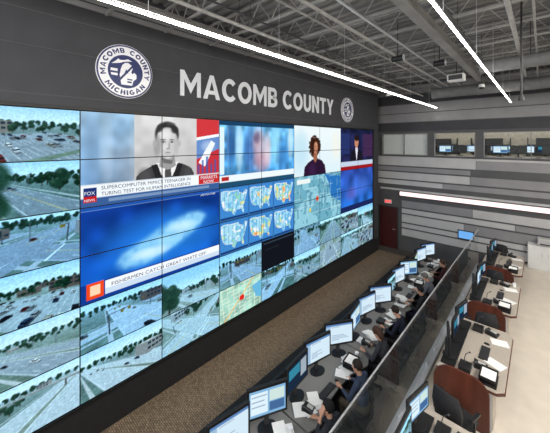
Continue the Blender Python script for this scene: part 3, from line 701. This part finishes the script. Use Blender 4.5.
def tube_light(x,y,z,lab):
    t=top('cylinder_downlight',lab,'ceiling light',(x,y,z),group='cylinder downlights')
    mk('body',G().cyl((-.14,0,0),(.14,0,0),.075,n=20),M_black,parent=t,bevel=.01); mk('stem',G().cyl((0,0,.07),(0,0,8.45-z),.012),M_dark,parent=t); mk('trim_ring',G().cyl((.14,0,0),(.15,0,0),.08,n=20),M_alu,parent=t)
tube_light(-2.65,7.35,7.60,'black cylinder fixture hung from the roof'); tube_light(-2.0,8.55,7.6,'black cylinder fixture hung from the roof')
p=top('ceiling_speaker','white box speaker hung under the roof','speaker',(-1.9,10.1,7.35)); mk('body',G().box(-.22,.22,-.16,.16,0,.2),M_white,parent=p,bevel=.02); mk('grille',G().box(-.18,.18,-.17,-.16,.03,.17),M_dark,parent=p); mk('stem',G().cyl((0,0,.2),(0,0,1.1),.012),M_dark,parent=p)
p=top('hanging_conduit','thin dark vertical conduit from the roof','conduit',(-.28,7.0,0)); mk('tube',G().cyl((0,0,6.35),(0,0,8.45),.016),M_black,parent=p); mk('sensor_head',G().cyl((0,0,6.27),(0,0,6.35),.05,.04),M_dark,parent=p)
def seccam(x,y):
    p=top('dome_camera','small dark dome camera on a ceiling stem','security camera',(x,y,7.3),group='dome cameras'); mk('stem',G().cyl((0,0,.1),(0,0,1.2),.012),M_dark,parent=p); mk('housing',G().cyl((0,0,.0),(0,0,.1),.09,.07,20),M_white,parent=p); mk('dome',G().sph((0,0,0),(.07,.07,.06)),M_black,parent=p,smooth=True)
seccam(-1.45,11.5); seccam(-4.4,11.2)

# ------------------------------------------------------------ glass partition
kw=top('glass_partition','low grey knee wall carrying clear glass panels','glass partition',(-1.75,0,0))
mk('knee_wall',G().box(-.05,.06,.5,13.12,.0,.83),M_grey,parent=kw); mk('cap_rail',G().box(-.07,.08,.5,13.12,.83,.87),M_alu,parent=kw,bevel=.005)
GT=2.2
for k in range(8):
    y=.55+1.57*k
    p=mk('glass_panel',G().add([(0,.004,.87),(0,1.566,.87),(0,1.566,GT),(0,.004,GT)],[(0,1,2,3)]),M_glass,parent=kw,loc=(0,y,0))
    mk('clamp',G().box(-.02,.02,.2,.32,.87,.93),M_alu,parent=p); mk('clamp',G().box(-.02,.02,1.2,1.32,.87,.93),M_alu,parent=p)
mk('top_rail',G().box(-.010,.010,.55,13.11,GT,GT+.014),M_alu,parent=kw)

# ------------------------------------------------------------ monitors etc
def scr_pic(kind,seed,w=44,h=27):
    c=Cv(w,h); r=random.Random(seed)
    if kind=='doc':
        c.a[:]=(.80,.88,.93); c.rect(0,0,1,.08,(.35,.50,.70)); c.rect(.0,.08,.18,1,(.60,.72,.82))
        for i in range(10): c.rect(.22,.15+.082*i,r.uniform(.45,.95),.17+.082*i,(.60,.68,.77))
    elif kind=='blue':
        c.a[:]=(.50,.68,.83); c.rect(.03,.1,.5,.9,(.84,.91,.95)); c.rect(.55,.1,.97,.5,(.78,.86,.84)); c.rect(.55,.55,.97,.9,(.26,.40,.58)); c.rect(.06,.2,.47,.24,(.5,.6,.7)); c.rect(.06,.4,.40,.44,(.5,.6,.7)); c.rect(.06,.6,.44,.64,(.5,.6,.7))
    elif kind=='map': c.a=citymap(w,h)*.8+.15
    elif kind=='cam': c.a=traffic(w,h,seed,'street')
    else:
        c.a[:]=(.10,.16,.24); c.rect(.05,.1,.6,.5,(.2,.5,.6)); c.rect(.65,.1,.95,.8,(.6,.65,.7))
    return picmesh('display',np.clip(c.a,0,1),.49,.285)
DISP=[scr_pic('doc',1),scr_pic('blue',2),scr_pic('map',3),scr_pic('cam',4),scr_pic('dark',5),scr_pic('doc',7)]
mon=top('monitor','black flat monitor on a desk stand','monitor',(0,0,-50),group='console monitors')
mk('housing',G().box(-.045,-.001,-.275,.275,.14,.49),M_black,parent=mon,bevel=.008)
o=D.objects.new('display',DISP[0]); COL.objects.link(o); o.parent=mon; o.location=(.001,-.245,.173)
mk('stand',G().box(-.07,-.046,-.03,.03,.0,.32).cyl((-.07,0,.0),(-.06,0,.3),.02),M_dark,parent=mon)
mk('base',G().prism([(a*.8-.02,b) for a,b in ringpts(.13,20)],0,.015,'z'),M_black,parent=mon)
lab=['black monitor showing white document windows','black monitor showing blue application windows','black monitor showing a street map','black monitor showing a traffic camera','black monitor showing a dark interface','black monitor showing a white form']
def monitor(loc,rz,k,group='console monitors',sc=(1,1,1)):
    n=clone(mon,loc,rz,lab[k]+(' on the console' if 'console' in group else '')); n['group']=group; n.scale=sc
    for c in n.children:
        if c.name.startswith('display'): c.data=DISP[k]
    return n
kb=top('keyboard','black computer keyboard on the worktop','keyboard',(0,0,-50),group='keyboards')
mk('body',G().box(-.07,.07,-.22,.22,0,.018),M_black,parent=kb,bevel=.004)
g=G()
for i in range(5):
    for j in range(15): g.box(-.06+i*.025,-.04+i*.025,-.21+j*.028,-.188+j*.028,.018,.026)
o=mk('keys',g,M_dark,parent=kb); o['kind']='stuff'
ms=top('computer_mouse','small black computer mouse on the worktop','mouse',(0,0,-50),group='computer mice'); mk('body',G().sph((0,0,.015),(.05,.03,.018)),M_black,parent=ms,smooth=True); mk('scroll_wheel',G().cyl((-.025,-.005,.032),(-.025,.005,.032),.006),M_dark,parent=ms)
ph=top('desk_phone','black desk telephone with handset','telephone',(0,0,-50),group='desk telephones')
mk('body',G().add([(-.1,-.09,0),(.1,-.09,0),(.1,.09,0),(-.1,.09,0),(-.1,-.09,.07),(.1,-.09,.03),(.1,.09,.03),(-.1,.09,.07)],[(0,3,2,1),(4,5,6,7),(0,1,5,4),(1,2,6,5),(2,3,7,6),(3,0,4,7)]),M_black,parent=ph)
mk('handset',G().cyl((-.08,-.06,.095),(.08,-.06,.055),.016).sph((-.08,-.06,.085),.026).sph((.08,-.06,.05),.026),M_dark,parent=ph); mk('keypad',G().add([(-.04,0,.062),(.07,0,.044),(.07,.07,.044),(-.04,.07,.062)],[(0,1,2,3)]),M_lgrey,parent=ph)
mug=top('mug','white coffee mug on the worktop','mug',(0,0,-50),group='mugs'); mk('body',G().cyl((0,0,0),(0,0,.1),.035,.04,18),M_whiten,parent=mug); 
g=G(); 
for i in range(6):
    a=math.pi*(i/6)-math.pi/2;b=math.pi*((i+1)/6)-math.pi/2; g.cyl((0,.04+.025*math.cos(a),.05+.03*math.sin(a)),(0,.04+.025*math.cos(b),.05+.03*math.sin(b)),.005,n=8)
mk('handle',g,M_whiten,parent=mug)
tray=top('paper_tray','black two-level letter tray holding paper','letter tray',(0,0,-50),group='letter trays')
g=G()
for z0 in(0,.08): g.box(-.12,.12,-.16,.16,z0,z0+.006); g.box(-.12,-.114,-.16,.16,z0+.006,z0+.05); g.box(-.114,.12,-.16,-.154,z0+.006,z0+.05); g.box(-.114,.12,.154,.16,z0+.006,z0+.05)
g.box(-.12,-.114,-.16,-.15,.05,.08); g.box(-.12,-.114,.15,.16,.05,.08)
mk('shelf',g,M_black,parent=tray); mk('paper_stack',G().box(-.1,.1,-.14,.14,.086,.105),M_paper,parent=tray)
radio=top('desk_radio','black desktop radio unit with gooseneck microphone','radio',(0,0,-50),group='desk radios')
mk('body',G().box(-.09,.09,-.11,.11,0,.075),M_black,parent=radio,bevel=.008); g=G(); pts=[(0,0,.075),(-.01,0,.18),(.01,0,.26),(.06,0,.31)]
for a,b in zip(pts,pts[1:]): g.cyl(a,b,.006,n=8)
g.sph((.07,0,.315),.015); mk('gooseneck_microphone',g,M_dark,parent=radio); mk('control_knob',G().cyl((.09,.06,.04),(.105,.06,.04),.014),M_alu,parent=radio)
def sheet(loc,rz,i):
    o=mk('paper_sheet',G().box(-.14,.14,-.105,.105,0,.002+.004*(i%3)),M_paper,loc=loc,label='white paper sheets lying on the worktop',cat='paper',group='papers on the consoles'); o.rotation_euler=(0,0,rz)
ch=top('office_chair','black fabric swivel office chair','chair',(0,0,-50),group='office chairs')
mk('seat',G().prism([(-.22,-.22),(.2,-.24),(.25,-.18),(.25,.18),(.2,.24),(-.22,.22)],.385,.45,'z'),M_fabric,parent=ch,bevel=.02)
v=[];f=[]
g=G(); n=8
for s_ in (0,.05):
    for i in range(n+1):
        t=(i/n-.5)*2; y=.22*t; xx=-.27-s_+.05*t*t*1.2
        v+=[(xx,y*.85,.5),(xx-.02,y,.72),(xx-.06,y*.8,1.0-.04*t*t)]
N=3*(n+1)
for i in range(n):
    for j in range(2):
        a=i*3+j; f+=[(a,a+3,a+4,a+1),(N+a,N+a+1,N+a+4,N+a+3)]
for i in range(n): f+=[(i*3,N+i*3,N+i*3+3,i*3+3),(i*3+2,i*3+5,N+i*3+5,N+i*3+2)]
f+=[(0,1,N+1,N),(1,2,N+2,N+1),(n*3,N+n*3,N+n*3+1,n*3+1),(n*3+1,N+n*3+1,N+n*3+2,n*3+2)]
mk('backrest',G().add(v,f),M_fabric,parent=ch,smooth=True)
mk('back_support',G().box(-.33,-.30,-.03,.03,.40,.75).box(-.33,-.1,-.03,.03,.36,.385),M_black,parent=ch)
mk('column',G().cyl((0,0,.1),(0,0,.385),.028),M_dark,parent=ch)
g=G()
for i in range(5):
    a=2*math.pi*i/5; g.cyl((0,0,.12),(.27*math.cos(a),.27*math.sin(a),.075),.028,.018,8)
mk('base',g,M_black,parent=ch)
for i in range(5):
    a=2*math.pi*i/5; mk('caster',G().cyl((.27*math.cos(a)-.02*math.sin(a),.27*math.sin(a)+.02*math.cos(a),.032),(.27*math.cos(a)+.02*math.sin(a),.27*math.sin(a)-.02*math.cos(a),.032),.032),M_black,parent=ch)
for s_ in(-1,1): mk('armrest',G().box(-.12,.13,s_*.27-.03,s_*.27+.03,.62,.645).box(-.02,.02,s_*.27-.012,s_*.27+.012,.42,.62).box(-.02,.02,min(s_*.2,s_*.282),max(s_*.2,s_*.282),.405,.42),M_black,parent=ch,bevel=.006)

# ------------------------------------------------------------ lower consoles
cd=top('operator_console','long operator console with grey worktop and dark cabinet base','desk',(-3.7,1.5,0),group='operator consoles')
L=2.24
mk('worktop',G().prism([(0,0),(.92,0),(1.0,.25),(.86,.7),(.84,L/2),(.86,L-.7),(1.0,L-.25),(.92,L),(0,L)],.73,.765,'z'),M_desk2,parent=cd,bevel=.006)
mk('cabinet_base',G().box(.06,.5,.04,L-.04,.02,.73),M_dark,parent=cd); mk('back_panel',G().box(-.05,-.0,0,L,0,.98),M_black,parent=cd)
mk('leg',G().box(.5,.9,.03,.07,0,.73),M_dark,parent=cd); mk('leg',G().box(.5,.9,L-.07,L-.03,0,.73),M_dark,parent=cd)
rr=random.Random(5); km=[0,5,1,4,5,0,1,0,5,3,0,1,2,5,0,5,4,0,1,5]
mi=0
for k in range(5):
    y=1.5+k*2.27
    if k: clone(cd,(-3.7,y,0))
    for j,dy in enumerate((.36,1.10,1.84)):
        monitor((-3.36+[.06,0,.06][j],y+dy+rr.uniform(-.02,.02),.765),[.10,-.26,-.54][j]+rr.uniform(-.08,.08),km[mi%20],'console monitors',(1.2,1.28,1.48)); mi+=1
    clone(kb,(-2.98,y+.85,.765)); clone(ms,(-2.96,y+1.18,.765)); clone(ph,(-3.0,y+.3,.765),.2)
    for i in range(8): sheet((-3.06+rr.uniform(-.1,.12),y+rr.uniform(1.35,2.1) if i%2 else y+rr.uniform(.1,.7),.767+.006*i),rr.uniform(-.8,.8),i)
    clone(mug,(-2.98,y+2.05,.765),rr.uniform(0,3))
    if k%2: clone(tray,(-2.93,y+1.7,.765+.05),.1)
    else: clone(radio,(-3.08,y+1.32,.765))

# ------------------------------------------------------------ people
def capsule(g,a,b,r0,r1): g.sph(a,r0,n=12,m=8); g.sph(b,r1,n=12,m=8); g.cyl(a,b,r0,r1,12)
def build_person(loc,rz,label,shirt,pants,hair,pose='type',vox=.011,female=False):
    S,K,T,H=0,1,2,3
    g=G(); bones=[]
    def cap(a,b,r0,r1,m): 
        capsule(g,a,b,r0,r1); bones.append((a,b,(r0+r1)/2,m))
    def ell(c,r,m,M=None):
        g.sph(c,r,M,16,12); cc=tuple(M@Vector(c)) if M else c; bones.append((cc,cc,(r[0]+r[1]+r[2])/3,m))
    lean={'type':.06,'lean':.16,'phone':.02}[pose]
    hz=.56
    ell((0,0,hz),(.13,.165,.12),T); ell((lean*.3,0,hz+.17),(.105,.14,.16),S); ell((lean*.8,0,hz+.38),(.115,.165,.17),S)
    sh=hz+.49; 
    cap((lean,-.15,sh),(lean,.15,sh),.062,.062,S); 
    nk=(lean+.02,0,sh+.06); hd=Vector((lean*1.35+.05,0,sh+.20))
    cap(nk,tuple(hd-Vector((.02,0,.05))),.052,.05,K)
    pitch={'type':.28,'lean':.6,'phone':.1}[pose]
    M=Matrix.Translation(hd)@Matrix.Rotation(pitch,4,'Y')@Matrix.Rotation({'type':.15,'lean':-.1,'phone':.4}[pose],4,'Z')
    ell((0,0,.02),(.095,.074,.10),K,M); ell((.03,0,-.05),(.062,.055,.065),K,M); ell((.095,0,-.012),(.018,.012,.022),K,M)
    ell((.0,.076,-.01),(.018,.01,.03),K,M); ell((.0,-.076,-.01),(.018,.01,.03),K,M); ell((.082,0,-.055),(.012,.025,.007),K,M)
    for s in(-1,1):
        cap((0,s*.09,.53),(.40,s*.12,.52),.085,.06,T); cap((.40,s*.12,.52),(.36,s*.12,.12),.056,.04,T); cap((.33,s*.12,.05),(.50,s*.14,.04),.045,.036,H)
    for s in(-1,1):
        sp=(lean,s*.19,sh-.01)
        if pose=='phone' and s>0: el=(lean+.12,.30,sh-.24); wr=(lean+.10,.14,sh+.12)
        else: el=(lean+.10,s*.26,sh-.26); wr=(lean+.33,s*.15,.80)
        cap(sp,el,.052,.042,S); 
        mid=tuple(Vector(el).lerp(Vector(wr),.75)); cap(el,mid,.04,.033,S); cap(mid,wr,.028,.024,K)
        d=(Vector(wr)-Vector(mid)).normalized()
        if pose not in('phone',) or s<0: d=Vector((d.x,d.y,d.z*.2)).normalized()
        side=d.cross(Vector((0,0,1))).normalized()
        if side.length<.5: side=Vector((0,1,0))
        up=side.cross(d)
        pc=Vector(wr)+d*.045
        for q in(-.024,0,.024): cap(wr,tuple(pc+d*.035+side*q),.020,.015,K)
        for i,(q,Lf) in enumerate([(-.034,.055),(-.012,.072),(.012,.078),(.034,.066)]):
            b0=pc+d*.035+side*q*.9; b1=b0+d*Lf*.5+up*.006; b2=b1+d*Lf*.4-up*.022+side*q*.1
            cap(tuple(b0),tuple(b1),.0105,.0095,K); cap(tuple(b1),tuple(b2),.0095,.008,K)
        th=side*(-s); t0=Vector(wr)+d*.02; t1=t0+th*.045+d*.03; cap(tuple(t0),tuple(t1),.014,.012,K); cap(tuple(t1),tuple(t1+d*.035+th*.008),.011,.009,K)
    me=D.meshes.new('tmp'); me.from_pydata([tuple(a) for a in g.v],[],g.f); o=D.objects.new('tmp',me); COL.objects.link(o)
    md=o.modifiers.new('r','REMESH'); md.mode='VOXEL'; md.voxel_size=vox
    sm=o.modifiers.new('s','SMOOTH'); sm.iterations=3; sm.factor=.5
    dg=bpy.context.evaluated_depsgraph_get(); nm=D.meshes.new_from_object(o.evaluated_get(dg)); D.objects.remove(o)
    n=len(nm.polygons); co=np.zeros(n*3); nm.polygons.foreach_get('center',co); co=co.reshape(-1,3)
    best=np.full(n,1e9); mi_=np.zeros(n,np.int32)
    for a,b,r,m in bones:
        a=np.array(a);b=np.array(b); ab=b-a; L2=ab@ab
        t=np.clip((co-a)@ab/L2,0,1)[:,None] if L2>1e-9 else np.zeros((n,1))
        dd=np.linalg.norm(co-(a+t*ab),axis=1)-r; k=dd<best; best[k]=dd[k]; mi_[k]=m
    nm.materials.clear()
    for m in(shirt,M_skin,pants,M_shoe): nm.materials.append(m)
    nm.polygons.foreach_set('material_index',mi_); nm.polygons.foreach_set('use_smooth',[True]*n); nm.update()
    root=top('person',label,'person',loc,rz)
    b=D.objects.new('body',nm); COL.objects.link(b); b.parent=root
    g=G(); g.sph((-.014,0,.035),(.098,.084,.100),None,24,18)
    keep=[]
    for q in g.f:
        c=sum((Vector(g.v[i]) for i in q),Vector())/len(q)
        if not(c.x>.03 and c.z<.065) and c.z>-.06: keep.append(q)
    g.f=keep
    if female: g.sph((-.065,0,-.04),(.055,.085,.13),None,16,12)
    g.v=[tuple(M@Vector(a)) for a in g.v]
    h=mk('hair',g,hair,parent=root,smooth=True)
    md=h.modifiers.new('s','SOLIDIFY'); md.thickness=.008
    for s in(-1,1):
        e=mk('eye',G().sph((.083,s*.032,.012),(.012,.013,.009),M),M_whiten,parent=root,smooth=True); mk('pupil',G().sph((.092,s*.032,.012),.005,M),M_black,parent=e,smooth=True)
    mk('collar',G().cyl((nk[0],0,nk[2]-.02),(nk[0]+.01,0,nk[2]+.02),.064,.06,20),shirt,parent=root,smooth=True)
    return root
C=lambda n,c:pmat(n,c,.85,ns=40,amt=.12)
hair1=C('dark_brown_hair',(.12,.08,.06)); hair2=C('black_hair',(.05,.045,.05)); hair3=C('grey_hair',(.40,.38,.36)); hair4=C('brown_hair',(.24,.15,.10))
khaki=C('khaki_cloth',(.30,.27,.22)); navy=C('navy_cloth',(.10,.12,.2)); blk=C('black_cloth',(.10,.10,.11))
PX=-2.42
pp=[(3.9,'phone','person in dark polo shirt seated at console holding phone',C('charcoal_shirt',(.16,.17,.20)),navy,hair2,False),
    (5.0,'type','person in slate blue shirt seated typing at console',C('slate_blue_shirt',(.22,.27,.36)),khaki,hair1,False),
    (6.2,'lean','person in grey shirt leaning over the console papers',C('grey_shirt',(.22,.22,.25)),blk,hair4,True),
    (7.3,'lean','person in navy shirt leaning over the console keyboard',navy,blk,hair1,False),
    (8.8,'type','person in black shirt seated typing at console',blk,navy,hair2,False),
    (9.8,'lean','person in pale grey shirt leaning over the console',C('pale_grey_shirt',(.45,.46,.49)),blk,hair3,False),
    (11.3,'type','person in maroon shirt seated typing at console',C('maroon_shirt',(.26,.09,.11)),blk,hair4,False)]
for y,po,lb,sh_,pa,ha,fe in pp:
    build_person((PX,y,0),math.pi,lb,sh_,pa,ha,po,.011,fe)
    clone(ch,(PX,y,0),math.pi,'black swivel office chair with a person seated')
clone(ch,(-2.25,2.6,0),2.7,'empty black swivel office chair at the console'); clone(ch,(-2.3,12.4,0),3.4,'empty black swivel office chair at the console')
for x in(-3.3,-1.2,1.0):
    d=top('observation_desk','dark desk in the observation room','desk',(x,15.75,4.1),group='observation desks'); mk('worktop',G().box(-1.0,1.0,-.3,.3,.72,.76),M_desk,parent=d); mk('leg',G().box(-.96,-.92,-.28,.28,0,.72),M_dark,parent=d); mk('leg',G().box(.92,.96,-.28,.28,0,.72),M_dark,parent=d)
    for dx,k,rz_ in((-.72,4,1),(-.12,1,-1),(.48,4,1)): monitor((x+dx,15.7,4.86),rz_*math.pi/2,k,'observation room monitors')
for x in(-2.6,-.6,1.4):
    d=top('observation_desk','dark desk in the observation room','desk',(x,17.1,4.1),group='observation desks'); mk('worktop',G().box(-.9,.9,-.3,.3,.72,.76),M_desk,parent=d); mk('leg',G().box(-.86,-.82,-.28,.28,0,.72),M_dark,parent=d); mk('leg',G().box(.82,.86,-.28,.28,0,.72),M_dark,parent=d)
    for dx,k in((-.55,1),(.1,0),(.7,4)): monitor((x+dx,17.1,4.86),-math.pi/2,k,'observation room monitors')

# ------------------------------------------------------------ raised tier desks
DX=-1.46
td=top('dispatch_desk','beige dispatch desk with curved cherry wood end panel','desk',(DX,0,.7),group='dispatch desks')
LT=2.0
wt=[(.06,.04),(.92,.04),(1.02,.14),(1.02,LT-.12),(.92,LT),(.06,LT)]
mk('worktop',G().prism(wt,.735,.765,'z'),M_desk,parent=td,bevel=.006)
mk('wood_edging',G().prism([(a+(.012 if a>.5 else -.0),b) for a,b in wt],.695,.735,'z'),M_wood,parent=td)
arc_=[(.02+.3-.3*math.cos(a),.56+.3*math.sin(a)) for a in [math.pi/2*i/8 for i in range(9)]]
arc2=[(.84-.25+.25*math.sin(a),.61+.25*math.cos(a)) for a in [math.pi/2*i/6 for i in range(7)]]
mk('end_panel',G().prism([(.02,0)]+arc_+arc2+[(.84,0)],0,.035,'y'),M_wood,parent=td,label='curved cherry wood end panel')
mk('end_panel',G().box(.1,.9,LT,LT+.03,0,.695),M_wood,parent=td,label='lower cherry wood end panel')
mk('modesty_panel',G().box(.07,.10,.06,LT-.02,.1,.695),M_dark,parent=td)
mk('pedestal',G().box(.4,.86,.1,.55,.02,.69),M_lgrey,parent=td); mk('pedestal_drawer',G().box(.86,.872,.12,.53,.05,.34),M_desk,parent=td); mk('pedestal_drawer',G().box(.86,.872,.12,.53,.36,.66),M_desk,parent=td)
mk('monitor_shelf',G().box(.10,.32,.15,LT-.15,.765,.80),M_black,parent=td)
first=True
for k,y in enumerate((2.75,5.75,8.55,11.3)):
    if first: td.location=(DX,y,.7); first=False
    else: clone(td,(DX,y,.7))
    for j,dy in enumerate((.40,.98,1.56)):
        monitor((DX+.20,y+dy,.7+.80),[.25,0,-.2][j],[4,4,3,4,1,4][(k+j*2)%6],'dispatch desk monitors')
    clone(kb,(DX+.66,y+.95,.7+.765)); clone(ms,(DX+.66,y+1.28,1.465)); clone(ph,(DX+.66,y+.5,1.465),.1)
    clone(radio,(DX+.46,y+.28,1.465)); clone(tray,(DX+.80,y+.24,1.465)); clone(radio,(DX+.46,y+1.7,1.465)); clone(ph,(DX+.70,y+1.72,1.465),-.2)
    if k%2==0: clone(mug,(DX+.90,y+1.8,1.465))
    sheet((DX+.84,y+1.5,1.467),.3,k); sheet((DX+.84,y+.75,1.467),-.4,k+1)
for (x,y,a_) in ((-1.0,5.27,1.3),(-1.0,8.17,1.9),(-1.0,10.95,1.5),(-1.1,13.8,1.5)):
    clone(ch,(x,y,.7),a_,'empty black swivel chair between dispatch desks' if y<13 else 'empty black swivel chair near the far wall')
cb=top('low_cabinet','white low storage cabinet against the far wall','cabinet',(-.4,14.55,.7),group='low cabinets')
mk('body',G().box(0,1.0,0,.4,.0,.9),M_white,parent=cb)
for s_ in (0,1):
    dr=mk('door',G().box(.02+.49*s_,.47+.49*s_,-.02,0,.04,.86),M_white,parent=cb); mk('handle',G().box(.40+.17*s_-.01*s_,.42+.17*s_-.01*s_,-.035,-.02,.5,.65),M_alu,parent=dr)
clone(cb,(.62,14.55,.7)); clone(cb,(1.64,14.55,.7))
pr_=top('printer','grey office printer on the white cabinet','printer',(.1,14.74,1.6)); mk('body',G().box(-.22,.22,-.17,.17,0,.28),M_lgrey,parent=pr_,bevel=.02); mk('paper_tray',G().box(-.15,.15,-.26,-.17,.08,.1),M_dark,parent=pr_)
wb=top('wall_display','wall-mounted blue information display','display',(-2.45,FWY-.031,1.2)); mk('housing',G().box(-.3,.3,-.06,0,0,.38),M_black,parent=wb); mk('screen',G().box(-.27,.27,-.066,-.06,.03,.35),emis('blue_info',(.45,.7,.95),1.0),parent=wb)
def rm(o):
    for c in list(o.children): rm(c)
    D.objects.remove(o)
for q in(mon,kb,ms,ph,mug,ch,tray,radio): rm(q)

# ------------------------------------------------------------ lights
def area(loc,rot,sx,sy,p,col=(1,1,1)):
    l=D.lights.new('area','AREA'); l.shape='RECTANGLE'; l.size=sx; l.size_y=sy; l.energy=p; l.color=col
    o=D.objects.new('fill_area_light',l); COL.objects.link(o); o.location=loc; o.rotation_euler=rot; return o
area((-1,-3.2,7.2),(math.radians(55),0,0),8,2.5,500)  # added fill lamp behind the camera, not a fixture of the room
area((3.2,6,7.4),(0,math.radians(25),0),1.5,12,660,(1,.96,.9))  # added fill lamp beyond the right edge of view, brightens desks and glass
W=D.worlds.new('w'); SC.world=W; W.use_nodes=True; W.node_tree.nodes['Background'].inputs[0].default_value=(.9,.95,1,1); W.node_tree.nodes['Background'].inputs[1].default_value=.6
SC.view_settings.view_transform='Standard'

# ------------------------------------------------------------ camera
f=285.0
cam=D.cameras.new('camera'); cam.sensor_width=36; cam.clip_start=.05
cx,cy,zk=ZOOM or (275,216.5,1)
cam.lens=36*f/550*zk; cam.shift_x=(cx-275)*zk/550; cam.shift_y=-(cy-142)*zk/550
o=D.objects.new('camera',cam); COL.objects.link(o); o.location=(0,0,CH); o.rotation_euler=(math.pi/2,0,math.radians(43.13)); SC.camera=o
